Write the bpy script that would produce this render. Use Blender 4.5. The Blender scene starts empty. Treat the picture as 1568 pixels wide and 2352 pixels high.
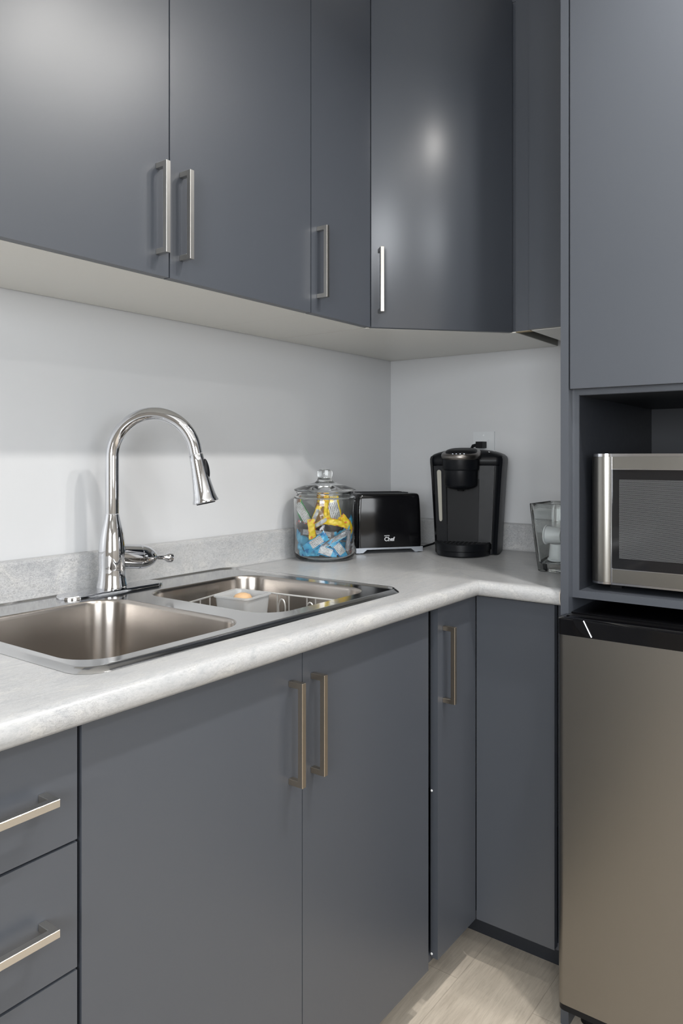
import bpy, bmesh, math, random
from mathutils import Vector, Matrix
random.seed(7)
SC = bpy.context.scene
COL = SC.collection
PI = math.pi

# ------------------------------------------------------------------ helpers
def setp(o, label=None, cat=None, group=None, kind=None):
    if label: o['label'] = label
    if cat: o['category'] = cat
    if group: o['group'] = group
    if kind: o['kind'] = kind
    return o

def thing(name, label, cat, loc=(0, 0, 0), rz=0.0, group=None):
    o = bpy.data.objects.new(name, None)
    COL.objects.link(o)
    o.empty_display_size = 0.05
    o.location = loc
    o.rotation_euler = (0, 0, rz)
    return setp(o, label, cat, group)

def obj(name, bm, m, parent=None, smooth=False, bevel=0.0, seg=2, loc=None, rot=None, sub=0):
    if bevel > 0:
        es = [e for e in bm.edges if len(e.link_faces) == 2 and e.calc_face_angle(0) > 0.6]
        bmesh.ops.bevel(bm, geom=es, offset=bevel, segments=seg, affect='EDGES', profile=0.5, clamp_overlap=True)
    bmesh.ops.recalc_face_normals(bm, faces=bm.faces[:])
    me = bpy.data.meshes.new(name)
    if smooth or bevel > 0:
        for f in bm.faces: f.smooth = True
        for e in bm.edges:
            if len(e.link_faces) == 2 and e.calc_face_angle(0) > (0.7 if not bevel else 0.9): e.smooth = False
    bm.to_mesh(me); bm.free()
    me.materials.append(m)
    o = bpy.data.objects.new(name, me)
    COL.objects.link(o)
    if parent: o.parent = parent
    if loc: o.location = loc
    if rot: o.rotation_euler = rot
    if sub:
        md = o.modifiers.new('s', 'SUBSURF'); md.levels = sub; md.render_levels = sub
    return o

def bx(bm, x0, x1, y0, y1, z0, z1, M=None):
    vs = [bm.verts.new(v) for v in ((x0,y0,z0),(x1,y0,z0),(x1,y1,z0),(x0,y1,z0),(x0,y0,z1),(x1,y0,z1),(x1,y1,z1),(x0,y1,z1))]
    for f in ((0,3,2,1),(4,5,6,7),(0,1,5,4),(1,2,6,5),(2,3,7,6),(3,0,4,7)):
        bm.faces.new([vs[i] for i in f])
    if M: bmesh.ops.transform(bm, matrix=M, verts=vs)
    return vs

def box(name, d, m, parent=None, bevel=0.0, seg=2, M=None):
    bm = bmesh.new(); bx(bm, *d, M=M)
    return obj(name, bm, m, parent, bevel=bevel, seg=seg)

def prism(bm, poly, z0, z1):
    a = [bm.verts.new((x, y, z0)) for x, y in poly]
    b = [bm.verts.new((x, y, z1)) for x, y in poly]
    n = len(poly)
    bm.faces.new(a[::-1]); bm.faces.new(b)
    for i in range(n): bm.faces.new((a[i], a[(i+1) % n], b[(i+1) % n], b[i]))
    return a + b

def loft(bm, rings, cap0=True, cap1=True):
    R = [[bm.verts.new(p) for p in r] for r in rings]
    n = len(R[0])
    for a, b in zip(R, R[1:]):
        for i in range(n): bm.faces.new((a[i], a[(i+1) % n], b[(i+1) % n], b[i]))
    if cap0: bm.faces.new(R[0][::-1])
    if cap1: bm.faces.new(R[-1])
    return R

def lathe(bm, prof, n=48, c=(0, 0, 0), M=None, cap=True):
    """prof: list of (r,z)"""
    rings = []; allv = []
    for r, z in prof:
        if r < 1e-6:
            v = bm.verts.new((c[0], c[1], c[2] + z)); rings.append([v]); allv.append(v)
        else:
            vs = [bm.verts.new((c[0] + r*math.cos(2*PI*i/n), c[1] + r*math.sin(2*PI*i/n), c[2] + z)) for i in range(n)]
            rings.append(vs); allv += vs
    for a, b in zip(rings, rings[1:]):
        if len(a) == 1 and len(b) == 1: continue
        for i in range(n):
            j = (i+1) % n
            if len(a) == 1: bm.faces.new((a[0], b[j], b[i]))
            elif len(b) == 1: bm.faces.new((a[i], a[j], b[0]))
            else: bm.faces.new((a[i], a[j], b[j], b[i]))
    if cap:
        if len(rings[0]) > 1: bm.faces.new(rings[0][::-1])
        if len(rings[-1]) > 1: bm.faces.new(rings[-1])
    if M: bmesh.ops.transform(bm, matrix=M, verts=allv)
    return allv

def tube(bm, pts, rad, n=12, closed=False):
    pts = [Vector(p) for p in pts]
    R = rad if isinstance(rad, (list, tuple)) else [rad]*len(pts)
    m = len(pts)
    tang = []
    for i in range(m):
        if closed: t = pts[(i+1) % m] - pts[i-1]
        else: t = pts[min(i+1, m-1)] - pts[max(i-1, 0)]
        tang.append(t.normalized())
    up = Vector((0, 0, 1)) if abs(tang[0].z) < .9 else Vector((1, 0, 0))
    u = tang[0].cross(up).normalized()
    rings = []
    for i in range(m):
        t = tang[i]
        u = (u - t*u.dot(t)).normalized()
        v = t.cross(u)
        rings.append([bm.verts.new(pts[i] + (u*math.cos(2*PI*k/n) + v*math.sin(2*PI*k/n))*R[i]) for k in range(n)])
    k = m if closed else m-1
    for i in range(k):
        a, b = rings[i], rings[(i+1) % m]
        for j in range(n): bm.faces.new((a[j], a[(j+1) % n], b[(j+1) % n], b[j]))
    if not closed:
        bm.faces.new(rings[0][::-1]); bm.faces.new(rings[-1])

def rrect(x0, x1, y0, y1, r, n=8):
    out = []
    for cx, cy, a0 in ((x1-r, y1-r, 0), (x0+r, y1-r, 90), (x0+r, y0+r, 180), (x1-r, y0+r, 270)):
        for i in range(n+1):
            a = math.radians(a0 + 90*i/n)
            out.append((cx + r*math.cos(a), cy + r*math.sin(a)))
    return out

def text_mesh(name, s, size, m, parent, M, depth=0.0003, bold=0.0):
    cu = bpy.data.curves.new(name, 'FONT')
    cu.body = s; cu.size = size; cu.extrude = depth; cu.offset = bold
    t = bpy.data.objects.new(name + '_tmp', cu)
    COL.objects.link(t)
    bpy.context.view_layer.update()
    dg = bpy.context.evaluated_depsgraph_get()
    me = bpy.data.meshes.new_from_object(t.evaluated_get(dg))
    bpy.data.objects.remove(t, do_unlink=True)
    me.transform(M)
    me.materials.clear(); me.materials.append(m)
    o = bpy.data.objects.new(name, me); COL.objects.link(o); o.parent = parent
    return o

# ------------------------------------------------------------------ materials
def srgb(r, g, b):
    f = lambda c: (c/12.92 if c <= .04045 else ((c+.055)/1.055)**2.4)
    return (f(r/255), f(g/255), f(b/255), 1)

class NT:
    def __init__(s, name):
        s.m = bpy.data.materials.new(name); s.m.use_nodes = True
        s.t = s.m.node_tree; s.n = s.t.nodes; s.l = s.t.links
        s.b = s.n['Principled BSDF']
    def add(s, typ, **kw):
        nd = s.n.new(typ)
        for k, v in kw.items(): setattr(nd, k, v)
        return nd
    def link(s, a, b): s.l.new(a, b)
    def coord(s, scale=(1, 1, 1), kind='Object', rot=(0, 0, 0)):
        c = s.add('ShaderNodeTexCoord'); mp = s.add('ShaderNodeMapping')
        mp.inputs['Scale'].default_value = scale
        mp.inputs['Rotation'].default_value = rot
        s.link(c.outputs[kind], mp.inputs[0]); return mp.outputs[0]
    def noise(s, vec, scale, detail=4, rough=.55, dist=0.0):
        nd = s.add('ShaderNodeTexNoise'); nd.inputs['Scale'].default_value = scale
        nd.inputs['Detail'].default_value = detail; nd.inputs['Roughness'].default_value = rough
        nd.inputs['Distortion'].default_value = dist
        s.link(vec, nd.inputs['Vector']); return nd.outputs['Fac']
    def ramp(s, fac, stops):
        r = s.add('ShaderNodeValToRGB'); e = r.color_ramp.elements
        while len(e) < len(stops): e.new(.5)
        for i, (p, c) in enumerate(stops): e[i].position = p; e[i].color = c
        s.link(fac, r.inputs[0]); return r.outputs[0]
    def math(s, op, a, b=0.0, c=0.0):
        nd = s.add('ShaderNodeMath', operation=op)
        for i, v in enumerate((a, b, c)):
            if isinstance(v, (int, float)): nd.inputs[i].default_value = v
            else: s.link(v, nd.inputs[i])
        return nd.outputs[0]
    def mix(s, fac, a, b, mode='MIX'):
        nd = s.add('ShaderNodeMix', data_type='RGBA', blend_type=mode)
        if isinstance(fac, (int, float)): nd.inputs[0].default_value = fac
        else: s.link(fac, nd.inputs[0])
        for k, v in ((6, a), (7, b)):
            if isinstance(v, tuple): nd.inputs[k].default_value = v
            else: s.link(v, nd.inputs[k])
        return nd.outputs[2]
    def bump(s, h, strength=.1, dist=.001):
        nd = s.add('ShaderNodeBump'); nd.inputs['Strength'].default_value = strength
        nd.inputs['Distance'].default_value = dist
        s.link(h, nd.inputs['Height']); s.link(nd.outputs[0], s.b.inputs['Normal'])
    def set(s, **kw):
        names = dict(col='Base Color', rough='Roughness', metal='Metallic', spec='Specular IOR Level', ior='IOR',
                     trans='Transmission Weight', coat='Coat Weight', coatr='Coat Roughness', aniso='Anisotropic', anrot='Anisotropic Rotation', alpha='Alpha')
        for k, v in kw.items():
            i = s.b.inputs[names[k]]
            if isinstance(v, (int, float, tuple)): i.default_value = v
            else: s.link(v, i)
        return s

def plain(name, c, rough=.5, metal=0.0, spec=.5, **kw):
    t = NT(name); t.set(col=c, rough=rough, metal=metal, spec=spec, **kw)
    v = t.coord((1, 1, 1)); nz = t.noise(v, 60, 2)
    t.set(rough=t.math('MULTIPLY_ADD', nz, .06, max(rough-.03, 0)))
    return t.m

# cabinet laminate
t = NT('cabinet_laminate'); v = t.coord((1, 1, 1))
t.set(col=srgb(69, 73, 80), spec=.62)
t.set(rough=t.math('MULTIPLY_ADD', t.noise(v, 3.0, 3), .05, .325))
t.bump(t.noise(v, 900, 2), .06, .0002)
M_CAB = t.m
M_CABIN = plain('cabinet_interior', srgb(60, 64, 72), .5)
M_RAW = plain('raw_board_edge', srgb(150, 136, 108), .7)
M_SHADE_KICK = plain('niche_shade_and_kick', srgb(40, 43, 49), .45)  # laminate tone darkened with the niche's shade; also on one toe kick
M_GREYSIDE = plain('grey_board', srgb(150, 150, 143), .5)
M_WHITEPANEL = plain('white_melamine', srgb(212, 211, 205), .32)
# walls: satin paint
t = NT('wall_paint'); v = t.coord((1, 1, 1))
t.set(col=t.mix(t.noise(v, 2.2, 3), srgb(195, 197, 199), srgb(200, 201, 203)), rough=t.math('MULTIPLY_ADD', t.noise(v, 5, 2), .06, .27), spec=.45)
t.bump(t.noise(v, 160, 3), .05, .0006)
M_WALL = t.m
M_WARM = plain('room_wall_paint', srgb(158, 153, 146), .6)
M_CEIL = plain('ceiling_paint', srgb(228, 227, 224), .8)
# floor planks
t = NT('vinyl_plank_floor'); v = t.coord((1, 1, 1))
br = t.add('ShaderNodeTexBrick'); mpb = t.add('ShaderNodeMapping'); mpb.inputs['Location'].default_value = (.62, .045, 0); t.link(v, mpb.inputs[0]); t.link(mpb.outputs[0], br.inputs['Vector'])
br.offset = .37; br.inputs['Scale'].default_value = 1.0
br.inputs['Brick Width'].default_value = 1.22; br.inputs['Row Height'].default_value = .18
br.inputs['Mortar Size'].default_value = .0012; br.inputs['Mortar Smooth'].default_value = .2
br.inputs['Color1'].default_value = (0, 0, 0, 1); br.inputs['Color2'].default_value = (1, 1, 1, 1); br.inputs['Mortar'].default_value = (.5, .5, .5, 1)
vs_ = t.coord((5, 60, 1)); g1 = t.noise(vs_, 3.4, 9, .74, .8)
vw = t.coord((1.2, 6, 1)); g2 = t.noise(vw, 2.5, 5, .6, 1.6)
base = t.mix(br.outputs['Color'], srgb(190, 179, 165), srgb(202, 192, 177))
c1 = t.ramp(g1, [(.28, (.74, .73, .72, 1)), (.52, (.94, .94, .94, 1)), (.75, (1.06, 1.05, 1.04, 1))])
c2 = t.ramp(g2, [(.3, (.80, .79, .78, 1)), (.55, (1, 1, 1, 1))])
col = t.mix(1, t.mix(1, base, c1, 'MULTIPLY'), c2, 'MULTIPLY')
col = t.mix(t.math('MULTIPLY', br.outputs['Fac'], .30), col, srgb(105, 96, 86))
t.set(col=col, rough=t.math('MULTIPLY_ADD', g1, .2, .38), spec=.4)
t.bump(g1, .25, .0008)
M_FLOOR = t.m
# worktop laminate : fine streaky marble
def worktop(name, stretch, rot=(0, 0, 0)):
    t = NT(name)
    v = t.coord(stretch, rot=rot); vi = t.coord((1, 1, 1))
    a = t.noise(v, 9, 7, .7, 1.9)
    b = t.noise(v, 75, 5, .70, 1.8)
    e_ = t.noise(v, 170, 3, .6, .4)
    c = t.noise(vi, 3.0, 4, .6, .6)
    ca = t.ramp(a, [(.34, srgb(164, 166, 168)), (.50, srgb(177, 178, 179)), (.68, srgb(188, 188, 186))])
    # thin darker veins where the noise crosses a value
    vv = t.math('ABSOLUTE', t.math('SUBTRACT', b, .5))
    vein = t.ramp(vv, [(.0, (.46, .46, .48, 1)), (.018, (.86, .86, .87, 1)), (.035, (1, 1, 1, 1))])
    wh = t.math('ABSOLUTE', t.math('SUBTRACT', a, .56))
    vein2 = t.ramp(wh, [(.0, (.78, .78, .79, 1)), (.018, (1, 1, 1, 1))])
    gr = t.ramp(e_, [(.32, (.88, .88, .885, 1)), (.50, (1, 1, 1, 1)), (.75, (1.03, 1.03, 1.03, 1))])
    cc = t.mix(t.ramp(c, [(.42, (.20, .20, .20, 1)), (.62, (1, 1, 1, 1))]), ca, t.mix(1, ca, vein, 'MULTIPLY'))
    cc = t.mix(.9, cc, t.mix(1, cc, vein2, 'MULTIPLY'))
    cc = t.mix(1, cc, gr, 'MULTIPLY')
    t.set(col=cc, rough=t.math('MULTIPLY_ADD', b, .12, .24), spec=.5)
    t.bump(b, .05, .0004)
    return t.m
M_TOPX = worktop('worktop_laminate_long', (1.0, 4.5, 1.5))
M_TOPY = worktop('worktop_laminate_short', (4.5, 1.0, 1.5))
M_EDGE = plain('worktop_end_cap', srgb(196, 190, 182), .4)
# metals
def brushed(name, c, rough, stretch, bump=.08, aniso=0.0):
    t = NT(name); v = t.coord(stretch); nz = t.noise(v, 40, 4, .6)
    t.set(col=t.mix(nz, tuple(x*.94 for x in c[:3]) + (1,), c), rough=t.math('MULTIPLY_ADD', nz, .05, rough+.02), metal=1.0, aniso=aniso)
    t.bump(nz, bump, .0002)
    return t.m
M_NICKEL = brushed('brushed_nickel', srgb(206, 203, 197), .24, (30, 30, 1))
M_BRONZE = brushed('brushed_nickel_lower', srgb(188, 178, 164), .26, (30, 30, 1))
M_CHROME = plain('polished_chrome', srgb(222, 223, 226), .035, 1.0)
M_SINK = brushed('brushed_steel_bowl', srgb(180, 174, 168), .22, (1.5, 1.5, 60), 0.0, aniso=.75)
for _l in list(M_SINK.node_tree.links):
    if _l.to_socket.name in ('Roughness', 'Normal') and _l.to_node.type == 'BSDF_PRINCIPLED': M_SINK.node_tree.links.remove(_l)
M_SINK.node_tree.nodes['Principled BSDF'].inputs['Roughness'].default_value = .26
_t = M_SINK.node_tree; _tn = _t.nodes.new('ShaderNodeTangent'); _tn.direction_type = 'RADIAL'; _tn.axis = 'Z'
_t.links.new(_tn.outputs[0], _t.nodes['Principled BSDF'].inputs['Tangent']); _t.nodes['Principled BSDF'].inputs['Anisotropic Rotation'].default_value = .25
M_SINKRIM = brushed('satin_steel_rim', srgb(200, 200, 200), .07, (3, 1, 1), .006)
M_FRIDGE = brushed('fridge_steel', srgb(140, 137, 132), .30, (1, 60, 1.0), .03)
M_MWSTEEL = brushed('microwave_steel', srgb(150, 148, 143), .22, (300, 300, 1.2), .004)
M_MWTRIM = plain('microwave_bright_trim', srgb(215, 216, 220), .12, 1.0)
M_BLACKGLOSS = plain('black_gloss_plastic', srgb(10, 10, 12), .10)
M_BLACK = plain('black_satin_plastic', srgb(14, 16, 20), .40, 0.0, .22)
M_BLACKM = plain('black_matte_plastic', srgb(14, 15, 18), .5, 0.0, .22)
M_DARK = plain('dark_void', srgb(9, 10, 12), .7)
M_GREYGREEN = plain('grey_reservoir_window', srgb(150, 148, 138), .25)
M_WHITEPL = plain('white_plastic', srgb(226, 228, 230), .35)
M_PLATE = plain('outlet_plastic', srgb(203, 206, 208), .3)
M_SILVERPL = plain('silver_plastic', srgb(176, 182, 190), .25, .6)
M_LIDRING = brushed('brewer_collar_metal', srgb(128, 124, 120), .28, (3, 3, 3), .02)
M_TRAY = plain('translucent_white_tub', srgb(222, 224, 225), .35, trans=.5)
M_WIRE = plain('steel_wire', srgb(226, 225, 222), .32, .75)
M_TAN = plain('tan_wood', srgb(206, 170, 130), .6)
def glass(name, tint, rough=.0):
    t = NT(name); t.set(col=tint, rough=rough, trans=1.0, ior=1.46); return t.m
M_GLASS = glass('clear_glass', (.97, .985, .98, 1))
M_GLASSV = glass('vase_glass', (.93, .96, .95, 1))
# window of the microwave : dark glass over perforated screen
t = NT('microwave_screen'); v = t.coord((1, 1, 1))
sx = t.add('ShaderNodeSeparateXYZ'); t.link(v, sx.inputs[0])
p = .0022
row = t.math('FLOOR', t.math('DIVIDE', sx.outputs['Z'], p*.866))
off = t.math('MULTIPLY', t.math('MODULO', t.math('ABSOLUTE', row), 2.0), .5)
fy = t.math('SUBTRACT', t.math('FRACT', t.math('ADD', t.math('DIVIDE', sx.outputs['Y'], p), off)), .5)
fz = t.math('SUBTRACT', t.math('FRACT', t.math('DIVIDE', sx.outputs['Z'], p*.866)), .5)
d2 = t.math('ADD', t.math('MULTIPLY', fy, fy), t.math('MULTIPLY', fz, fz))
dot = t.math('LESS_THAN', d2, .085)
t.set(col=t.mix(dot, srgb(42, 43, 45), srgb(106, 108, 110)), rough=.12, spec=.5)
M_MESH = t.m
M_OVENGLASS = plain('microwave_black_glass', srgb(24, 24, 26), .06)
# lamp
t = NT('lamp_diffuser'); t.b.inputs['Emission Color'].default_value = (1, .96, .9, 1); t.b.inputs['Emission Strength'].default_value = 6.0
t.set(col=(.9, .9, .9, 1)); M_LAMP = t.m

# ------------------------------------------------------------------ key dimensions
XT = -.612          # front of tall unit
ZC = .917           # worktop level
YD = -.5975         # base door fronts (long run)
XD = -.553          # base door fronts (short run)
YU = -.327          # wall-cabinet door fronts
ZU = 1.5305
ZTOP = 2.405
ZCEIL = 2.50
XL, YF = -3.7, -3.5

# ------------------------------------------------------------------ setting
def struct(name, d, m):
    return setp(box(name, d, m), kind='structure')
struct('floor', (XL, .1, YF, .1, -.06, 0), M_FLOOR)
struct('ceiling', (XL, .1, YF, .1, ZCEIL, ZCEIL+.06), M_CEIL)
struct('wall_back', (XL, .1, 0, .1, 0, ZCEIL), M_WALL)
struct('wall_right', (0, .1, YF, 0, 0, ZCEIL), M_WALL)
struct('wall_left', (XL-.1, XL, YF, .1, 0, ZCEIL), M_WARM)
struct('wall_front', (XL, .1, YF-.1, YF, 0, ZCEIL), M_WARM)

# ------------------------------------------------------------------ bar pulls
def pull(parent, origin, ux, un, length=.168, horizontal=False, m=None, p=.030, w=.0095, t_=.010):
    """square bar pull; origin = lower end (outer) on the door face, ux = width axis, un = outward normal"""
    ux = Vector(ux).normalized(); un = Vector(un).normalized(); uz = Vector((0, 0, 1))
    bm = bmesh.new()
    if horizontal: A, B = uz, ux      # width axis vertical, length axis along ux
    else: A, B = ux, uz
    def b3(a0, a1, n0, n1, b0, b1):
        vs = bx(bm, a0, a1, n0, n1, b0, b1)
        for v in vs:
            c = v.co.copy(); v.co = Vector(origin) + A*c.x + un*c.y + B*c.z
    # one C-shaped profile extruded across width
    prof = [(0, 0), (p, 0), (p, length), (0, length), (0, length-t_), (p-t_, length-t_), (p-t_, t_), (0, t_)]
    r0 = [bm.verts.new(Vector(origin) + un*n + B*b) for n, b in prof]
    r1 = [bm.verts.new(Vector(origin) + un*n + B*b + A*w) for n, b in prof]
    k = len(prof)
    for i in range(k): bm.faces.new((r0[i], r0[(i+1) % k], r1[(i+1) % k], r1[i]))
    for r in (r0, r1):
        bm.faces.new((r[0], r[1], r[6], r[7])); bm.faces.new((r[1], r[2], r[5], r[6])); bm.faces.new((r[2], r[3], r[4], r[5]))
    bmesh.ops.recalc_face_normals(bm, faces=bm.faces[:])
    es = [e for e in bm.edges if len(e.link_faces) == 2 and e.calc_face_angle(0) > .5]
    bmesh.ops.bevel(bm, geom=es, offset=.0006, segments=1, affect='EDGES')
    return obj('handle', bm, m or M_NICKEL, parent)

# ------------------------------------------------------------------ wall cabinets
GAP = .0015
def carcass(name, x0, x1, y0, y1, z0, z1, parent, m=M_CAB, th=.018):
    """closed box of panels (no front)"""
    bm = bmesh.new(); bx(bm, x0, x1, y0, y1, z0, z1)
    return obj(name, bm, m, parent, bevel=.0006, seg=1)

cab = thing('wall_cabinet', 'wide dark grey two-door wall cabinet above the sink and faucet', 'cabinet', (-1.2502, -.16, ZU))
def rel(root, d):
    l = root.location
    return (d[0]-l.x, d[1]-l.x*0-l.y, d[2], d[3]) if False else (d[0]-l.x, d[1]-l.x, d[2]-l.y, d[3]-l.y, d[4]-l.z, d[5]-l.z)
def pbox(name, root, d, m, bevel=.0, parent=None, seg=2):
    """box given in world coordinates, parented (root is unrotated)"""
    return box(name, rel(root, d), m, parent or root, bevel, seg)

def doors_up(root, spans, pulls):
    for (a, b), hx in zip(spans, pulls):
        dr = pbox('door', root, (a+GAP, b-GAP, YU, YU+.018, ZU, ZTOP), M_CAB, .0008, seg=1)
        if hx is not None:
            l = root.location
            pull(dr, (hx-l.x, YU-l.y, 1.5665-l.z), (1, 0, 0), (0, -1, 0), .1645)
pbox('carcass', cab, (-1.664, -.8385, -.3075, -.004, ZU+.003, ZTOP), M_CAB, .0005, seg=1)
pbox('bottom_panel', cab, (-1.664, -.8385, -.3085, -.005, ZU-.0005, ZU+.0025), M_WHITEPANEL)
doors_up(cab, [(-1.664, -1.2502), (-1.2502, -.8382)], [-1.2821, -1.2262])

cab = thing('wall_cabinet', 'narrow dark grey single-door wall cabinet between the two-door cabinet and the corner cabinet', 'cabinet', (-.72, -.16, ZU))
pbox('carcass', cab, (-.8380, -.6000, -.3075, -.004, ZU+.003, ZTOP), M_CAB, .0005, seg=1)
pbox('bottom_panel', cab, (-.8380, -.6000, -.3085, -.005, ZU-.0005, ZU+.0025), M_WHITEPANEL)
doors_up(cab, [(-.8382, -.5985)], [-.8173])

# corner cabinet
cab = thing('corner_wall_cabinet', 'dark grey corner wall cabinet with one slanted door above the coffee maker', 'cabinet', (-.3, -.3, ZU))
poly = [(-.004, -.004), (-.5975, -.004), (-.5975, -.3040), (-.302, -.5700), (-.302, -.589), (-.004, -.589)]
bm = bmesh.new(); prism(bm, [(x+.3, y+.3) for x, y in poly], .003, ZTOP-ZU)
obj('carcass', bm, M_CAB, cab)
box('side_panel', (-.285+.3, -.006+.3, -.5905+.3, -.5892+.3, .0005, ZTOP-ZU-.01), M_GREYSIDE, cab)
bm = bmesh.new(); prism(bm, [(x+.3, y+.3) for x, y in poly], -.0005, .0025)
obj('bottom_panel', bm, M_WHITEPANEL, cab)
A = Vector((-.5985, -.327, 0)); B = Vector((-.3124, -.584, 0)); u = (B-A).normalized(); nrm = Vector((-.6682605, -.74392735, 0))
L = (B-A).length
Mx = Matrix((( u.x, -nrm.x, 0, A.x+.3), (u.y, -nrm.y, 0, A.y+.3), (0, 0, 1, 0), (0, 0, 0, 1)))
dr = box('door', (.0012, L-.0005, 0, .018, 0, ZTOP-ZU), M_CAB, cab, .0008, 1, M=Mx)
o_ = A + u*.0185
pull(dr, (o_.x+.3, o_.y+.3, 1.566-ZU), u, nrm, .163)

# slim filler and right hand wall cabinet
cab = thing('wall_cabinet', 'narrow dark grey wall cabinet beside the tall unit, right of the slanted corner door', 'cabinet', (-.15, -.73, ZU))
pbox('carcass', cab, (-.3075, -.004, -.8225, -.6340, ZU+.003, ZTOP), M_CAB, .0005, seg=1)
pbox('bottom_panel', cab, (-.3085, -.005, -.8225, -.6345, ZU-.0005, ZU+.0025), M_WHITEPANEL)
fs = pbox('filler_strip', cab, (-.309, -.291, -.6332, -.5908, ZU+.001, ZTOP), M_CAB, .0005, seg=1)
pbox('raw_edge', cab, (-.309, -.291, -.6330, -.5910, ZU-.0005, ZU+.001), M_RAW, parent=fs)
pbox('door', cab, (-.327, -.309, -.8225, -.6352, ZU+.001, ZTOP), M_CAB, .0008, seg=1)
# filler above the wall cabinets up to the ceiling
setp(box('trim_1', (-1.664, -.60, -.309, -.004, ZTOP+.001, ZCEIL-.001), M_CAB), kind='structure')
bm = bmesh.new(); prism(bm, [(x, y) for x, y in poly[1:-1]] + [(-.302, -.8225), (-.004, -.8225), (-.004, -.004)], ZTOP+.001, ZCEIL-.001)
setp(obj('trim_2', bm, M_CAB), kind='structure')

# ------------------------------------------------------------------ base cabinets
ZB0, ZB1 = .1095, .874
def hollow(name, root, x0, x1, y0, y1, z0, z1, th=.016, front='-y'):
    bm = bmesh.new(); l = root.location
    def q(*d): bx(bm, *rel(root, d))
    q(x0, x0+th, y0, y1, z0, z1); q(x1-th, x1, y0, y1, z0, z1)
    q(x0+th, x1-th, y0, y1, z0, z0+th)
    if front == '-y': q(x0+th, x1-th, y1-.006, y1, z0+th, z1)
    return obj(name, bm, M_CABIN, root)
# drawers
dru = thing('drawer_cabinet', 'dark grey drawer base cabinet left of the sink cabinet, at the left edge', 'cabinet', (-1.85, -.3, 0))
hollow('carcass', dru, -2.08, -1.6215, -.5790, -.02, .10, .878)
edges = [ .874, .7325, .5765, .4205, .2645, .1095]
for i in range(5):
    z1, z0 = edges[i], edges[i+1]
    f = pbox('drawer', dru, (-2.080, -1.6238, YD, YD+.018, z0+.0035 if i < 4 else z0, z1), M_CAB, .0008, seg=1)
    l = dru.location
    zc = .7985 if i == 0 else ((z0+z1)/2 - .006)
    pull(f, (-1.979-l.x, YD-l.y, zc-l.z), (1, 0, 0), (0, -1, 0), .3135, horizontal=True)
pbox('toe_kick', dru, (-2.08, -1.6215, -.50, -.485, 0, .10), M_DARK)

snk = thing('sink_cabinet', 'dark grey two-door base cabinet under the steel sink', 'cabinet', (-1.2, -.3, 0))
hollow('carcass', snk, -1.6195, -.7755, -.5790, -.02, .10, .878)
for (a, b), hx in zip([(-1.6184, -1.1948), (-1.1948, -.7747)], [-1.2305, -1.1728]):
    f = pbox('door', snk, (a+GAP*.6, b-GAP*.6, YD, YD+.018, ZB0, ZB1), M_CAB, .0008, seg=1)
    l = snk.location
    pull(f, (hx-l.x, YD-l.y, .664), (1, 0, 0), (0, -1, 0), .170, m=M_BRONZE)
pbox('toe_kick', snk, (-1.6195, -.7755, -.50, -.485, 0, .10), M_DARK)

cor = thing('corner_base_cabinet', 'dark grey corner base cabinet with a folding L-shaped door in the inner corner', 'cabinet', (-.4, -.35, 0))
bm = bmesh.new()
for d in ((-.7735, -.7575, -.579, -.02, .10, .878), (-.7575, -.02, -.579, -.02, .10, .116), (-.534, -.02, -.806, -.579, .10, .116),
          (-.534, -.02, -.8065, -.7905, .116, .878)):
    bx(bm, *rel(cor, d))
obj('carcass', bm, M_CABIN, cor)
d1 = pbox('door', cor, (-.7353, -.5545, YD, YD+.018, ZB0, ZB1), M_CAB, .0008, seg=1)
l = cor.location
pull(d1, (-.7140-l.x, YD-l.y, .663), (1, 0, 0), (0, -1, 0), .168, m=M_BRONZE)
for z in (.1175, .4735):
    bm = bmesh.new(); lathe(bm, [(0, 0), (.0026, .0), (.0026, .0010), (.0015, .0018), (0, .002)], 12, M=Matrix.Translation((-.7353-l.x, -.5825-l.y, z)) @ Matrix.Rotation(-PI/2, 4, 'Y'))
    obj('bumper', bm, M_WHITEPL, d1, smooth=True)
pbox('door', cor, (XD, XD+.018, -.7887, YD-.0015, ZB0, ZB1), M_CAB, .0008, seg=1)
pbox('toe_kick', cor, (-.7755, -.438, -.50, -.485, 0, .10), M_CABIN)
pbox('toe_kick', cor, (-.438, -.423, -.8060, -.485, 0, .10), M_SHADE_KICK)
pbox('filler', cor, (-.530, -.512, -.8235, -.8075, .0, .878), M_CAB)

# ------------------------------------------------------------------ worktop
top = thing('worktop', 'light grey marbled laminate L-shaped worktop with low backsplash', 'worktop', (-.9, -.3, ZC))
l = top.location
YN, XN = -.630, -.600     # front noses
prof = [(.045, -.036), (.016, -.036), (.0085, -.0342), (.0035, -.0295), (.0008, -.0225), (0, -.0160), (.0008, -.0095), (.0035, -.0045), (.0080, -.0012), (.014, 0.0), (.022, .0006), (.030, 0.0), (.075, 0)]
prof = prof + [(.075, -.02), (.045, -.02)]
# long run nose strip
bm = bmesh.new()
r0 = []; r1 = []
for e, z in prof:
    r0.append(bm.verts.new((-2.09-l.x, YN+e-l.y, z))); r1.append(bm.verts.new((XN+e-l.x, YN+e-l.y, z)))
k = len(prof)
for i in range(k): bm.faces.new((r0[i], r0[(i+1) % k], r1[(i+1) % k], r1[i]))
bm.faces.new(r0[::-1]); bm.faces.new(r1)
SX0, SX1, SY0, SY1 = -1.575, -.815, -.545, -.045   # cut-out
def q(bm, *d): bx(bm, *rel(top, d))
q(bm, -2.09, SX0, YN+.075, -.002, ZC-.036, ZC)
q(bm, SX0, SX1, YN+.075, SY0, ZC-.036, ZC)
q(bm, SX0, SX1, SY1, -.002, ZC-.036, ZC)
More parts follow.
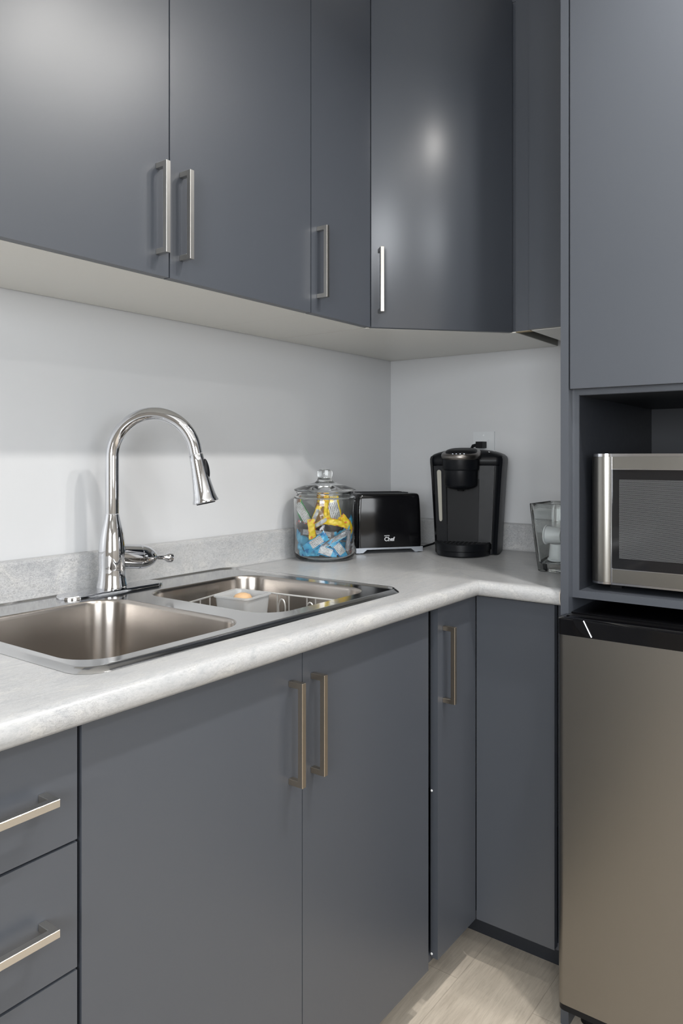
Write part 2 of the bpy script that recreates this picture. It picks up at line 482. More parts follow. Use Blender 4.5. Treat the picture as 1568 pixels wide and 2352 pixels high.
# right of the sink up to the mitre
a = [(SX1, YN+.075), (XN+.075, YN+.075), (-.002, -.002), (SX1, -.002)]
prism(bm, [(x-l.x, y-l.y) for x, y in a], -.036, 0)
obj('slab', bm, M_TOPX, top, smooth=True)
bm = bmesh.new()
YE = -.8165
r0 = []; r1 = []
for e, z in prof:
    r0.append(bm.verts.new((XN+e+.0004-l.x, YN+e-l.y, z))); r1.append(bm.verts.new((XN+e-l.x, YE-l.y, z)))
for i in range(k): bm.faces.new((r0[i], r0[(i+1) % k], r1[(i+1) % k], r1[i]))
bm.faces.new(r0[::-1]); bm.faces.new(r1)
a = [(XN+.0754, YN+.075), (-.002, -.0025), (-.002, YE), (XN+.0754, YE)]
prism(bm, [(x-l.x, y-l.y) for x, y in a], -.036, 0)
obj('slab', bm, M_TOPY, top, smooth=True)
# laminate end cap
bm = bmesh.new()
pp = [(XN+e-.0003, z) for e, z in prof[1:12]] + [(-.02, 0), (-.02, -.036)]
a = [bm.verts.new((x-l.x, YE-l.y-.0002, z)) for x, z in pp]; b = [bm.verts.new((x-l.x, YE-l.y-.0022, z)) for x, z in pp]
bm.faces.new(a); bm.faces.new(b[::-1])
for i in range(len(a)): bm.faces.new((a[i], b[i], b[(i+1) % len(a)], a[(i+1) % len(a)]))
obj('end_cap', bm, M_EDGE, top)
# backsplash with rounded top and small cove
bp = [(0, 0), (.004, 0), (.010, -.0), (.0)] if False else None
bpro = [(.002, .0), (.030, .0003), (.0235, .0015), (.0195, .005), (.018, .010), (.018, .072), (.0172, .0765), (.0145, .0805), (.010, .0820), (.002, .0822)]
bm = bmesh.new()
r0 = [bm.verts.new((-2.09-l.x, -e-l.y, z)) for e, z in bpro]; r1 = [bm.verts.new((-e-l.x, -e-l.y, z)) for e, z in bpro]
k = len(bpro)
for i in range(k): bm.faces.new((r0[i], r0[(i+1) % k], r1[(i+1) % k], r1[i]))
bm.faces.new(r0[::-1]); bm.faces.new(r1)
obj('backsplash', bm, M_TOPX, top, smooth=True)
bm = bmesh.new()
r0 = [bm.verts.new((-e-l.x, -e-l.y, z)) for e, z in bpro]; r1 = [bm.verts.new((-e-l.x, YE-l.y, z)) for e, z in bpro]
for i in range(k): bm.faces.new((r0[i], r0[(i+1) % k], r1[(i+1) % k], r1[i]))
bm.faces.new(r0[::-1]); bm.faces.new(r1)
obj('backsplash', bm, M_TOPY, top, smooth=True)

# ------------------------------------------------------------------ sink
sk = thing('kitchen_sink', 'double-bowl stainless steel drop-in sink set in the worktop', 'sink', (-1.195, -.29, ZC))
l = sk.location
OX0, OX1, OY0, OY1 = -1.590-l.x, -.806-l.x, -.562-l.y, -.032-l.y
BL = (-1.563-l.x, -1.237-l.x, -.522-l.y, -.138-l.y)
BR = (-1.180-l.x, -.858-l.x, -.512-l.y, -.150-l.y)
NC = 10
def ringz(p, z): return [(x, y, z) for x, y in p]
bm = bmesh.new()
outer = rrect(OX0, OX1, OY0, OY1, .042, NC)
def inset(d, r=None): return rrect(OX0+d, OX1-d, OY0+d, OY1-d, (.042-d) if r is None else r, NC)
R = loft(bm, [ringz(inset(0), .0004), ringz(inset(.0010), .0014), ringz(inset(.0080), .0070), ringz(inset(.0100), .0078), ringz(inset(.0125), .0076), ringz(inset(.0150), .0050)], cap0=False, cap1=False)
zdeck = .0050
inner = R[-1]
# deck plane with two holes
def hole(b, r): return [bm.verts.new((x, y, zdeck)) for x, y in rrect(b[0], b[1], b[2], b[3], r, NC)]
h1 = hole(BL, .062); h2 = hole(BR, .062)
def ring_edges(vs): return [bm.edges.get((vs[i], vs[(i+1) % len(vs)])) or bm.edges.new((vs[i], vs[(i+1) % len(vs)])) for i in range(len(vs))]
ge = ring_edges(inner) + ring_edges(h1) + ring_edges(h2)
bmesh.ops.triangle_fill(bm, use_beauty=True, use_dissolve=False, edges=ge)
obj('rim', bm, M_SINKRIM, sk, smooth=True)
for b_, dep in ((BL, .185), (BR, .185)):
    bm = bmesh.new(); rings = []
    for d, z in ((-.0002, zdeck), (.0012, zdeck-.0006), (.0030, zdeck-.003), (.0040, zdeck-.008), (.006, -.05), (.010, -.11), (.0145, -dep+.03), (.020, -dep+.012), (.032, -dep+.002), (.05, -dep)):
        rings.append(ringz(rrect(b_[0]+d, b_[1]-d, b_[2]+d, b_[3]-d, max(.062-d*.4, .03), NC), z))
    cx, cy = (b_[0]+b_[1])/2, (b_[2]+b_[3])/2
    # drain
    nn = len(rings[0])
    last = rings[-1]
    def circ(r, z):
        out = []
        for (x, y, _) in last:
            a_ = math.atan2(y-cy, x-cx); out.append((cx+r*math.cos(a_), cy+r*math.sin(a_), z))
        return out
    rings += [circ(.058, -dep-.001), circ(.054, -dep-.004)]
    loft(bm, rings, cap0=False, cap1=False)
    bw = obj('bowl', bm, M_SINK, sk, smooth=True)
    bm = bmesh.new(); lathe(bm, [(.0545, -dep-.0035), (.050, -.0065-dep), (.042, -.010-dep), (.038, -.016-dep), (0, -.016-dep)], 40, c=(cx, cy, 0), cap=False)
    obj('drain_basket', bm, M_CHROME, bw, smooth=True)

# ------------------------------------------------------------------ faucet
FX, FY = -1.197, -.085
fc = thing('faucet', 'tall arched chrome pull-down kitchen faucet behind the sink', 'faucet', (FX, FY, ZC+.0052))
bm = bmesh.new()
loft(bm, [ringz(rrect(-.124, .124, -.030, .030, .0298, 10), 0), ringz(rrect(-.124, .124, -.030, .030, .0298, 10), .004), ringz(rrect(-.1225, .1225, -.0285, .0285, .0283, 10), .0062), ringz(rrect(-.119, .119, -.025, .025, .0248, 10), .0070)])
obj('deck_plate', bm, M_CHROME, fc, smooth=True)
Z0 = ZC+.0052
bm = bmesh.new()
lathe(bm, [(0, .007), (.0315, .007), (.0320, .009), (.0318, .0115), (.0305, .017), (.0290, .026), (.0278, .036), (.0274, .050), (.0278, .070), (.0276, .085), (.0262, .100), (.0236, .118), (.0205, .132), (.0176, .144), (.0155, .153), (.0145, .159), (.0142, .1605), (0, .1605)], 56)
obj('body', bm, M_CHROME, fc, smooth=True)
ud = Vector((.50, -.866, 0)).normalized()
RA = .0895; zc_ = 1.2015-Z0
pts = [Vector((0, 0, z)) for z in (.1615, .19, .22, .25, zc_)]
N = 36; aend = math.radians(12)
for i in range(1, N+1):
    a_ = PI - (PI-aend)*i/N
    pts.append(ud*(RA+RA*math.cos(a_)) + Vector((0, 0, zc_+RA*math.sin(a_))))
tdir = (ud*math.sin(aend) + Vector((0, 0, -math.cos(aend)))).normalized()
pts.append(pts[-1] + tdir*.013)
bm = bmesh.new(); tube(bm, pts, .0138, 28)
obj('spout', bm, M_CHROME, fc, smooth=True)
tip = pts[-1]
zax = tdir; xax = Vector((0, 0, 1)).cross(zax).normalized(); yax = zax.cross(xax)
Mh = Matrix(((xax.x, yax.x, zax.x, tip.x), (xax.y, yax.y, zax.y, tip.y), (xax.z, yax.z, zax.z, tip.z), (0, 0, 0, 1)))
bm = bmesh.new()
lathe(bm, [(0, .0008), (.0136, .0008), (.0142, .002), (.0150, .015), (.0165, .035), (.0188, .058), (.0218, .080), (.0245, .093), (.0268, .0985), (.0266, .1005), (.0240, .1020), (.0, .1020)], 48, M=Mh)
hd = obj('spray_head', bm, M_CHROME, fc, smooth=True)
bm = bmesh.new()
lathe(bm, [(0, .1021), (.0195, .1021), (.019, .1040), (0, .1045)], 32, M=Mh)
obj('spray_face', bm, M_BLACKM, hd, smooth=True)
bm = bmesh.new()   # rocker button on the outer side of the head
for i in range(1): pass
bmesh.ops.create_uvsphere(bm, u_segments=20, v_segments=12, radius=1)
S_ = Matrix.Diagonal((.0075, .0050, .020, 1))
# outer side = away from the body : +ud
loc_ = tip + tdir*.033
oxa = ud
out_ = (oxa - tdir*oxa.dot(tdir)).normalized()
side_ = tdir.cross(out_)
Mb = Matrix(((side_.x, out_.x, tdir.x, loc_.x+out_.x*.0165), (side_.y, out_.y, tdir.y, loc_.y+out_.y*.0165), (side_.z, out_.z, tdir.z, loc_.z+out_.z*.0165), (0, 0, 0, 1)))
bmesh.ops.transform(bm, matrix=Mb @ S_, verts=bm.verts)
obj('spray_button', bm, M_BLACK, hd, smooth=True)
# lever handle to the right
ha = math.radians(-7)
Mha = Matrix.Translation((.010, 0, .072)) @ Matrix.Rotation(math.radians(-8), 4, 'Z') @ Matrix.Rotation(PI/2 - ha*-1*-1 + 0, 4, 'Y')
bm = bmesh.new()
lathe(bm, [(a_*1.13, b_*1.045) for a_, b_ in [(0, .0), (.0215, .0), (.0222, .010), (.0228, .020), (.0232, .045), (.0232, .0472), (.0220, .0480), (.0220, .0488), (.0232, .0496), (.0232, .055), (.0222, .064), (.0195, .073), (.0155, .081), (.011, .0875), (.0065, .092), (.0045, .096), (.0042, .108), (.0054, .113), (.0086, .118), (.0094, .122), (.0092, .1285), (.0075, .1305), (0, .1312)]], 40, M=Mha)
obj('lever_handle', bm, M_CHROME, fc, smooth=True)

# ------------------------------------------------------------------ sink caddy, tub and brush
cd = thing('wire_sink_caddy', 'steel wire caddy rack standing in the right bowl of the sink', 'rack', (-1.02, -.34, ZC-.180))
l = cd.location
H = ZC-.018-l.z
cor_ = [(-1.125, -.222), (-.930, -.180), (-.900, -.495), (-1.115, -.495)]
def rail(z, dz=0):
    pts = []
    for i in range(4):
        p0 = Vector((cor_[i-1][0], cor_[i-1][1], 0)); p1 = Vector((cor_[i][0], cor_[i][1], 0)); p2 = Vector((cor_[(i+1) % 4][0], cor_[(i+1) % 4][1], 0))
        a_ = p1 + (p0-p1).normalized()*.018; b_ = p1 + (p2-p1).normalized()*.018
        for t_ in (0, .25, .5, .75, 1): pts.append(a_*(1-t_)**2 + p1*2*t_*(1-t_) + b_*t_*t_ + Vector((-l.x, -l.y, z)))
    return pts
bm = bmesh.new(); tube(bm, rail(H), .0020, 8, True); obj('top_rail', bm, M_WIRE, cd, smooth=True)
bm = bmesh.new(); tube(bm, rail(.02), .0016, 8, True)
for y_ in (-.26, -.30, -.34, -.38, -.42, -.46):
    tube(bm, [(-1.118-l.x, y_-l.y, .0185), (-.912-l.x, y_-.008-l.y, .0185)], .0013, 6)
obj('bottom_rack', bm, M_WIRE, cd, smooth=True)
for i in range(4):
    a_ = Vector((cor_[i][0], cor_[i][1], 0)); b_ = Vector((cor_[(i+1) % 4][0], cor_[(i+1) % 4][1], 0))
    n_ = {0: 5, 1: 8, 2: 5, 3: 7}[i]
    ts = [(.10+.8*j/(n_-1)) for j in range(n_)]
    if i == 1: ts = [.10, .37, .47, .62, .69, .83, .93]
    if i == 0: ts = [.12, .30, .48, .66, .84]
    for t_ in ts:
        p = a_.lerp(b_, t_)
        bm = bmesh.new(); tube(bm, [(p.x-l.x, p.y-l.y, .0), (p.x-l.x, p.y-l.y, H)], .0014, 8)
        obj('upright_wire', bm, M_WIRE, cd, smooth=True)
for t_ in (.42, .655):   # looped feet
    p = Vector((cor_[1][0], cor_[1][1], 0)).lerp(Vector((cor_[2][0], cor_[2][1], 0)), t_) + Vector((-.004, 0, 0))
    pts = []
    for j in range(15):
        a_ = PI*j/14
        pts.append((p.x-l.x, p.y-l.y-.010*math.cos(a_), H-.030+.020*math.sin(a_)))
    pts = [(p.x-l.x, p.y-l.y-.007, H-.075)] + pts + [(p.x-l.x, p.y-l.y+.007, H-.07)]
    bm = bmesh.new(); tube(bm, pts, .0016, 8); obj('hook', bm, M_WIRE, cd, smooth=True)

tb = thing('plastic_tub', 'frosted white open plastic tub held at the corner of the wire caddy in the sink', 'container', (-.985, -.255, ZC-.112), math.radians(8))
bm = bmesh.new()
w = .046
loft(bm, [ringz(rrect(-w*.80, w*.80, -w*.80, w*.80, .010, 5), 0), ringz(rrect(-w*.97, w*.97, -w*.97, w*.97, .012, 5), .094), ringz(rrect(-w*1.05, w*1.05, -w*1.05, w*1.05, .013, 5), .0955), ringz(rrect(-w*1.05, w*1.05, -w*1.05, w*1.05, .013, 5), .099),
          ringz(rrect(-w*.95, w*.95, -w*.95, w*.95, .011, 5), .099), ringz(rrect(-w*.93, w*.93, -w*.93, w*.93, .011, 5), .094), ringz(rrect(-w*.77, w*.77, -w*.77, w*.77, .009, 5), .002)])
obj('tub_body', bm, M_TRAY, tb, smooth=True)
br_ = thing('dish_brush', 'round-topped tan wooden dish brush standing in the frosted tub', 'brush', (-.985, -.255, ZC-.109))
bm = bmesh.new()
lathe(bm, [(0, .098), (.008, .0975), (.0165, .094), (.0205, .088), (.0215, .081), (.0195, .075), (.014, .072), (.010, .070), (0, .070)], 28)
obj('head', bm, M_TAN, br_, smooth=True)
bm = bmesh.new()
lathe(bm, [(0, .070), (.011, .070), (.0095, .045), (.010, .001), (0, 0)], 20)
obj('handle', bm, M_TAN, br_, smooth=True)

# ------------------------------------------------------------------ glass jar
JC = Vector((-.510, -.1105, 0))
jar = thing('glass_jar', 'large clear glass jar with knobbed lid, filled with wrapped snack bars, beside the toaster', 'jar', (JC.x, JC.y, ZC))
bm = bmesh.new()
outp = [(0, .0015), (.055, .0008), (.066, .0002), (.0735, .0015), (.0805, .0065), (.0850, .014), (.0868, .024), (.0872, .060), (.0875, .165), (.0880, .176), (.0872, .183), (.0845, .188), (.0795, .1905), (.0775, .1935), (.0775, .197), (.0800, .1995), (.0800, .2025)]
inp = [(.0755, .2025), (.0740, .199), (.0735, .1925), (.0760, .187), (.0822, .182), (.0838, .174), (.0833, .160), (.0830, .024), (.0805, .0155), (.0745, .0095), (.062, .0070), (0, .0065)]
lathe(bm, [(a_, b_*.93 if b_ > .03 else b_) for a_, b_ in outp+inp], 72, cap=False)
obj('jar_body', bm, M_GLASS, jar, smooth=True)
bm = bmesh.new()
lo = [(0, .2060), (.040, .2050), (.070, .2035), (.0785, .2032), (.0830, .2042), (.0858, .2072), (.0862, .2095), (.0835, .2110), (.070, .2165), (.055, .2215), (.042, .2255), (.030, .2295), (.0235, .2335), (.0215, .237), (.0205, .2405), (.0190, .2440), (.0205, .2500), (.0218, .2570), (.0205, .2635), (.0160, .2675), (.0080, .2690), (0, .2693)]
lathe(bm, [(a_, b_*.93) for a_, b_ in lo], 64, cap=False)
obj('lid', bm, M_GLASS, jar, smooth=True)

# snack wrappers
def wrapper_mat(name, main, panel, accent=None, lines=True, seed=0.0, lo=.24, hi=.80):
    t = NT(name)
    c = t.add('ShaderNodeTexCoord'); s_ = t.add('ShaderNodeSeparateXYZ'); t.link(c.outputs['Generated'], s_.inputs[0])
    gx, gy = s_.outputs['X'], s_.outputs['Y']
    inside = t.math('MULTIPLY', t.math('GREATER_THAN', gx, lo), t.math('LESS_THAN', gx, hi))
    inside = t.math('MULTIPLY', inside, t.math('MULTIPLY', t.math('GREATER_THAN', gy, .14), t.math('LESS_THAN', gy, .86)))
    col = t.mix(inside, main, panel)
    if lines:
        nz = t.noise(t.coord((90, 8, 8), 'Generated'), 1.0, 3, .7)
        ln = t.math('LESS_THAN', t.math('FRACT', t.math('MULTIPLY', gy, 8.0)), .42)
        tx = t.math('MULTIPLY', t.math('MULTIPLY', ln, t.math('GREATER_THAN', nz, .47)), inside)
        col = t.mix(tx, col, srgb(50, 52, 60))
    if accent:
        wv = t.noise(t.coord((4+seed, 2.2, 2.2), 'Generated'), 1.5, 0, .5)
        ac = t.math('MULTIPLY', t.math('GREATER_THAN', wv, .60), t.math('SUBTRACT', 1.0, inside))
        col = t.mix(ac, col, accent)
    t.set(col=col, rough=.30, spec=.6)
    t.bump(t.noise(t.coord((1, 1, 1), 'Object'), 130, 2), .35, .0012)
    return t.m
BLUE = srgb(60, 168, 214); WHT = srgb(225, 226, 228); YEL = srgb(244, 208, 20); BLK = srgb(52, 50, 54); SIL = srgb(176, 178, 184)
W_BLUE = wrapper_mat('wrapper_blue', BLUE, WHT, srgb(20, 120, 185), lo=.30, hi=.78)
W_BLUE2 = wrapper_mat('wrapper_blue_plain', BLUE, srgb(84, 182, 222), srgb(16, 108, 175), lines=False, seed=2)
W_BLSIL = wrapper_mat('wrapper_blue_silver', srgb(92, 190, 226), SIL, srgb(205, 210, 216), lo=.14, hi=.92)
W_YEL = wrapper_mat('wrapper_yellow', YEL, srgb(246, 214, 34), srgb(236, 118, 60), lines=False, seed=1)
W_YELW = wrapper_mat('wrapper_yellow_white', YEL, WHT, srgb(255, 222, 60), lo=.08, hi=.84)
W_DARK = wrapper_mat('wrapper_black', BLK, srgb(64, 60, 62), srgb(210, 92, 82), lines=False, seed=3)
W_DKSIL = wrapper_mat('wrapper_black_silver', srgb(70, 68, 72), SIL, None, lo=.10, hi=.90)
W_GREEN = wrapper_mat('wrapper_green_white', srgb(16, 140, 66), WHT, None, lo=-.1, hi=1.1)
W_BROWN = wrapper_mat('wrapper_brown', srgb(120, 78, 50), srgb(190, 150, 110), srgb(214, 180, 60), lines=False, seed=4)

Fv = Vector((.8018, .5976, 0)); Rv = Vector((.5976, -.8018, 0)); Up = Vector((0, 0, 1))
CAMP = Vector((-2.162832, -1.401134, 1.201))
def wrapper(name, px, py, depth, length, width, ang, yaw, m, label, group, thick=.007, bend=0.0, crimp=True, cat='snack bar'):
    """px,py photo position used once to read off the location inside the jar; depth = metres in front of jar axis"""
    dj = (JC.x-CAMP.x)*Fv.x + (JC.y-CAMP.y)*Fv.y - depth
    X_ = (px-784)/1719.2*dj; Z_ = -(py-1050.3)/1719.2*dj
    P_ = CAMP + Fv*dj + Rv*X_ + Up*Z_
    bm = bmesh.new()
    nL, nW = 16, 6
    top_ = []; bot = []
    for i in range(nL+1):
        s = i/nL; x = (s-.5)*length
        e = min(s, 1-s)*length
        prof_h = 0 if e < .008 and crimp else min(1, (e-.008)/.010) if crimp else 1
        ra = []; rb = []
        for j in range(nW+1):
            q_ = j/nW; y = (q_-.5)*width*(1.0 if prof_h < .01 else .93)
            hh = thick*.5*prof_h*(1-(2*q_-1)**4)**.5 if 0 < j < nW else 0
            jag = (.0012*(-1)**j) if i in (0, nL) else 0
            zb = bend*((s-.5)**2*4)*length
            wr = .0012*math.sin(7*s*3+q_*5)+.0009*math.sin(23*s-q_*9)
            ra.append(bm.verts.new((x + (jag if i else -jag), y, zb+hh+.0003+wr)))
            rb.append(bm.verts.new((x + (jag if i else -jag), y, zb-hh-.0003+wr)))
        top_.append(ra); bot.append(rb)
    for i in range(nL):
        for j in range(nW):
            bm.faces.new((top_[i][j], top_[i+1][j], top_[i+1][j+1], top_[i][j+1]))
            bm.faces.new((bot[i][j], bot[i][j+1], bot[i+1][j+1], bot[i+1][j]))
        bm.faces.new((top_[i][0], bot[i][0], bot[i+1][0], top_[i+1][0]))
        bm.faces.new((top_[i][nW], top_[i+1][nW], bot[i+1][nW], bot[i][nW]))
    for i in (0, nL):
        for j in range(nW): bm.faces.new((top_[i][j], top_[i][j+1], bot[i][j+1], bot[i][j]))
    o = obj(name, bm, m, None, smooth=True)
    # local x = length, y = width, z = facing
    a_ = math.radians(ang); y_ = math.radians(yaw)
    lx = Rv*math.cos(a_) + Up*math.sin(a_)
    nz_ = (-Fv*math.cos(y_) + (Rv*-math.sin(a_) + Up*math.cos(a_))*math.sin(y_)).normalized()
    ly = nz_.cross(lx).normalized()
    o.matrix_world = Matrix(((lx.x, ly.x, nz_.x, P_.x), (lx.y, ly.y, nz_.y, P_.y), (lx.z, ly.z, nz_.z, P_.z), (0, 0, 0, 1)))
    mw_ = o.matrix_world.copy(); mi_ = mw_.inverted()
    for v in o.data.vertices:      # bars bend where they press against the glass
        c_ = mw_ @ v.co
        dx_, dy_ = c_.x-JC.x, c_.y-JC.y
        rr = math.hypot(dx_, dy_)
        lim = .0815 if c_.z > ZC+.03 else .0775
        if rr > lim-.006:
            nr = min(lim-.006 + (lim-.0755+.0)*0 + .006*(1-math.exp(-(rr-lim+.006)/.012)), lim)
            c_.x = JC.x+dx_*nr/rr; c_.y = JC.y+dy_*nr/rr
        zf = ZC+.0105
        if c_.z < zf: c_.z = zf + (v.index % 7)*.0001
        if c_.z > ZC+.178: c_.z = ZC+.178
        v.co = mi_ @ c_
    setp(o, label, cat, group)
    return o
G = 'wrapped snack bars in the glass jar'
W = [
 # back layers first
 (700, 1188, .012, .085, .026, -62, 20, W_GREEN, 'green and white wrapped bar leaning at upper left in the jar'),
 (697, 1176, -.006, .080, .018, -60, 10, W_BROWN, 'brown and gold wrapped bar behind the green one in the jar'),
 (735, 1183, .000, .095, .034, 78, 25, W_BROWN, 'dark brown wrapped bar standing upright in the middle of the jar'),
 (748, 1172, .018, .070, .012, 88, 0, W_YEL, 'narrow yellow wrapped bar standing upright in the middle of the jar'),
 (722, 1190, .022, .070, .012, 68, -10, W_YELW, 'yellow-edged bar leaning left of the middle in the jar'),
 (768, 1180, .010, .075, .034, -78, 20, W_YELW, 'white-backed bar with yellow edge standing right of the middle in the jar'),
 (768, 1200, .040, .062, .017, -10, 15, W_YEL, 'yellow bar lying across the right side near the jar middle'),
 (797, 1205, .030, .055, .022, -48, 20, W_YEL, 'yellow bar with rounded end against the right side of the jar'),
 (735, 1202, .040, .055, .012, 32, 0, W_YELW, 'slim yellow and white bar tilted up in the middle of the jar'),
 (716, 1216, .060, .052, .017, -84, 10, W_YEL, 'short yellow bar hanging down at the left front of the jar'),
 (698, 1214, .020, .060, .030, -20, -15, W_DARK, 'black wrapped bar at the left behind the short yellow one in the jar'),
 (758, 1215, .022, .085, .030, 8, -25, W_DARK, 'black wrapped bar with red patch lying in the middle of the jar'),
 (727, 1226, .048, .088, .016, -6, 20, W_DKSIL, 'silver-backed dark bar lying level in the middle of the jar'),
 (808, 1206, -.020, .045, .026, 60, 0, W_BLUE2, 'small blue bar behind the yellow ones at the right of the jar'),
 (790, 1222, .012, .055, .030, -25, 0, W_BLUE2, 'blue bar under the yellow bars at the right of the jar'),
 (690, 1238, .030, .055, .024, -38, 10, W_BLUE2, 'blue bar against the left side at mid height of the jar'),
 (770, 1240, .052, .118, .015, 31, 25, W_BLSIL, 'long silver-backed blue bar rising to the right across the jar front'),
 (722, 1249, .066, .075, .024, 33, 20, W_BLUE, 'wide blue and white bar rising to the right at the jar front, lower left'),
 (802, 1243, .040, .060, .018, 82, 10, W_DKSIL, 'silver printed bar standing on end at the right of the jar'),
 (745, 1243, .036, .070, .026, 15, 0, W_BLUE, 'blue and white bar lying in the middle of the jar behind the long silver one'),
 (686, 1268, .038, .050, .024, -65, 10, W_BLUE2, 'crumpled blue bar at the lower left corner of the jar'),
 (712, 1272, .048, .050, .020, 8, 5, W_BLUE2, 'blue bar flat on the bottom at the left of the jar'),
 (745, 1266, .056, .066, .024, -22, 10, W_BLUE, 'blue and white bar sloping down right on the jar bottom, middle'),
 (779, 1262, .056, .062, .024, -52, 15, W_BLUE, 'blue and white bar sloping steeply down right at the lower right of the jar'),
 (790, 1270, .010, .060, .022, 10, 0, W_DARK, 'black bar flat on the bottom at the right of the jar'),
 (735, 1272, .010, .090, .030, 4, 0, W_DKSIL, 'dark silver bar lying on the bottom at the back of the jar'),
 (752, 1256, -.010, .095, .030, -12, 0, W_BLUE2, 'blue bar lying behind the others low in the jar'),
 (720, 1232, -.014, .090, .034, 10, 0, W_BLSIL, 'silver and blue bar lying at the back of the jar'),
 (768, 1228, -.020, .085, .030, -8, 0, W_BLUE, 'blue and white bar lying at the back right of the jar'),
]
for i, (px, py, dp, ln, wd, an, yw, m_, lab) in enumerate(W):
    wrapper('snack_bar', px, py, dp, ln*1.08, wd*1.22, an, yw, m_, lab, G, bend=random.uniform(-.10, .10))

# ------------------------------------------------------------------ toaster
TA = math.radians(-37.49)
ts = thing('toaster', 'black glossy two-slice toaster between the glass jar and the coffee maker', 'toaster', (-.2995, -.1945, ZC), TA)
# local: x along front (left->right), -y faces the camera ; front face at y=-.0
TX0, TX1, TY0, TY1 = -.106, .100, .002, .150
bm = bmesh.new()
def tr(d, z): return ringz(rrect(TX0+d, TX1-d, TY0+d, TY1-d, .015, 7), z)
loft(bm, [tr(.0, .017), tr(-.0005, .03), tr(.001, .12), tr(.0030, .158), tr(.0042, .168), tr(.0058, .1725), tr(.0090, .1755), tr(.0145, .1765)])
body = obj('body', bm, M_BLACKGLOSS, ts, smooth=True)
bm = bmesh.new()
prof_b = [(TX0-.001, .003), (TX0+.020, .003), (TX0+.032, .0125), (TX1-.036, .0125), (TX1-.024, .003), (TX1+.001, .003), (TX1+.001, .0175), (TX0-.001, .0175)]
a = [bm.verts.new((x, TY0-.002, z)) for x, z in prof_b]; b = [bm.verts.new((x, TY1+.002, z)) for x, z in prof_b]
bm.faces.new(a); bm.faces.new(b[::-1])
for i in range(8): bm.faces.new((a[i], b[i], b[(i+1) % 8], a[(i+1) % 8]))
obj('base', bm, M_SILVERPL, ts, bevel=.0015)
for x in (TX0+.012, TX1-.014):
    for y in (TY0+.014, TY1-.014):
        bm = bmesh.new(); lathe(bm, [(0, 0), (.007, 0), (.008, .004), (0, .004)], 16, c=(x, y, 0)); obj('foot', bm, M_SILVERPL, ts, smooth=True)
for y in (.045, .100):
    bm = bmesh.new(); bx(bm, TX0+.028, TX1-.034, y-.014, y+.014, .1755, .1785)
    fr = obj('slot_frame', bm, M_BLACK, ts, bevel=.001)
    bm = bmesh.new(); bx(bm, TX0+.033, TX1-.039, y-.010, y+.010, .1775, .1788)
    obj('slot', bm, M_DARK, fr)
bm = bmesh.new(); bx(bm, TX1-.002, TX1+.008, .045, .085, .148, .157); obj('lever', bm, M_BLACKGLOSS, ts, bevel=.003)
# lettering on the face
M_LET = plain('pale_grey_print', srgb(196, 198, 200), .4)
Mt = Matrix.Translation((-.0205, TY0-.0012, .0365)) @ Matrix.Rotation(PI/2, 4, 'X')
text_mesh('lettering', 'Chef', .0165, M_LET, ts, Mt, .0002, .0004)
Mt = Matrix.Translation((-.0205, TY0-.0012, .0505)) @ Matrix.Rotation(PI/2, 4, 'X')
text_mesh('lettering', 'MASTER', .0046, M_LET, ts, Mt, .0002, .0001)

# ------------------------------------------------------------------ coffee maker
KA = math.radians(-71.0)
kg = thing('coffee_maker', 'black single-cup coffee maker in the corner below the wall outlet', 'coffee maker', (-.1390, -.3665, ZC), KA)
bm = bmesh.new()
def kr(hw, yf, yb, z, r=.022, bul=.010):
    p_ = rrect(-hw, hw, yf, yb, r, 6)
    out = []
    for x, y in p_:
        if y < (yf+yb)/2: y -= bul*(1-(x/hw)**2)
        out.append((x, y, z))
    return out
SEAM = .2600
loft(bm, [kr(.0925, -.045, .090, .003), kr(.0950, -.047, .092, .05), kr(.0995, -.048, .093, .14), kr(.1040, -.049, .094, .215), kr(.1062, -.049, .094, SEAM)])
body = obj('housing', bm, M_BLACK, kg, smooth=True)
bm = bmesh.new()   # shoulders
loft(bm, [kr(.1062, -.052, .094, SEAM+.0012), kr(.1080, -.056, .094, .270), kr(.1082, -.055, .094, .280), kr(.1060, -.051, .093, .2870), kr(.1000, -.046, .091, .2925), kr(.088, -.040, .088, .2975, .02), kr(.070, -.030, .085, .3030, .02), kr(.050, -.020, .080, .3060, .018)])
sh = obj('shoulder_cover', bm, M_BLACK, kg, smooth=True)
for s in (-1, 1):   # outer side shells
    bm = bmesh.new(); rings = []
    for hw, z in ((.0930, .004), (.0957, .06), (.1002, .14), (.1048, .215), (.1072, .250), (.1090, .268), (.1092, .279), (.1068, .2865)):
        k_ = 1 if z < .26 else 1 - (z-.26)*6
        rings.append([(s*(hw+.0012), -.034, z), (s*(hw-.0035), -.0545*k_-.0545*(1-k_)*.9, z), (s*(hw-.011), -.0590, z), (s*(hw-.011), -.045, z), (s*(hw-.008), .06, z), (s*(hw+.0012), .060, z)])
    loft(bm, rings)
    obj('side_shell', bm, M_BLACK if s > 0 else M_BLACKGLOSS, kg, smooth=True)
def plate(name, m, xs0, xs1, y0, y1, zs, par, bev=.001):
    """vertical plate whose edges follow the taper"""
    bm = bmesh.new()
    k_ = lambda z: .90 + .46*(z-.04)
    rings = [[(xs0*k_(z), y0, z), (xs1*k_(z), y1, z), (xs1*k_(z), y1+.012, z), (xs0*k_(z), y0+.012, z)] for z in zs]
    loft(bm, rings)
    return obj(name, bm, m, par, bevel=bev)
lf = plate('left_fascia', M_BLACK, -.0935, -.0585, -.0610, -.0635, (.034, .10, .18, .2585), kg)
plate('right_fascia', M_BLACK, .0415, .0835, -.0640, -.0620, (.034, .10, .18, .2585), kg)
bm = bmesh.new()
k_ = lambda z: .90 + .46*(z-.04)
pl_ = rrect(-.0072, .0072, .096, .247, .0070, 6)
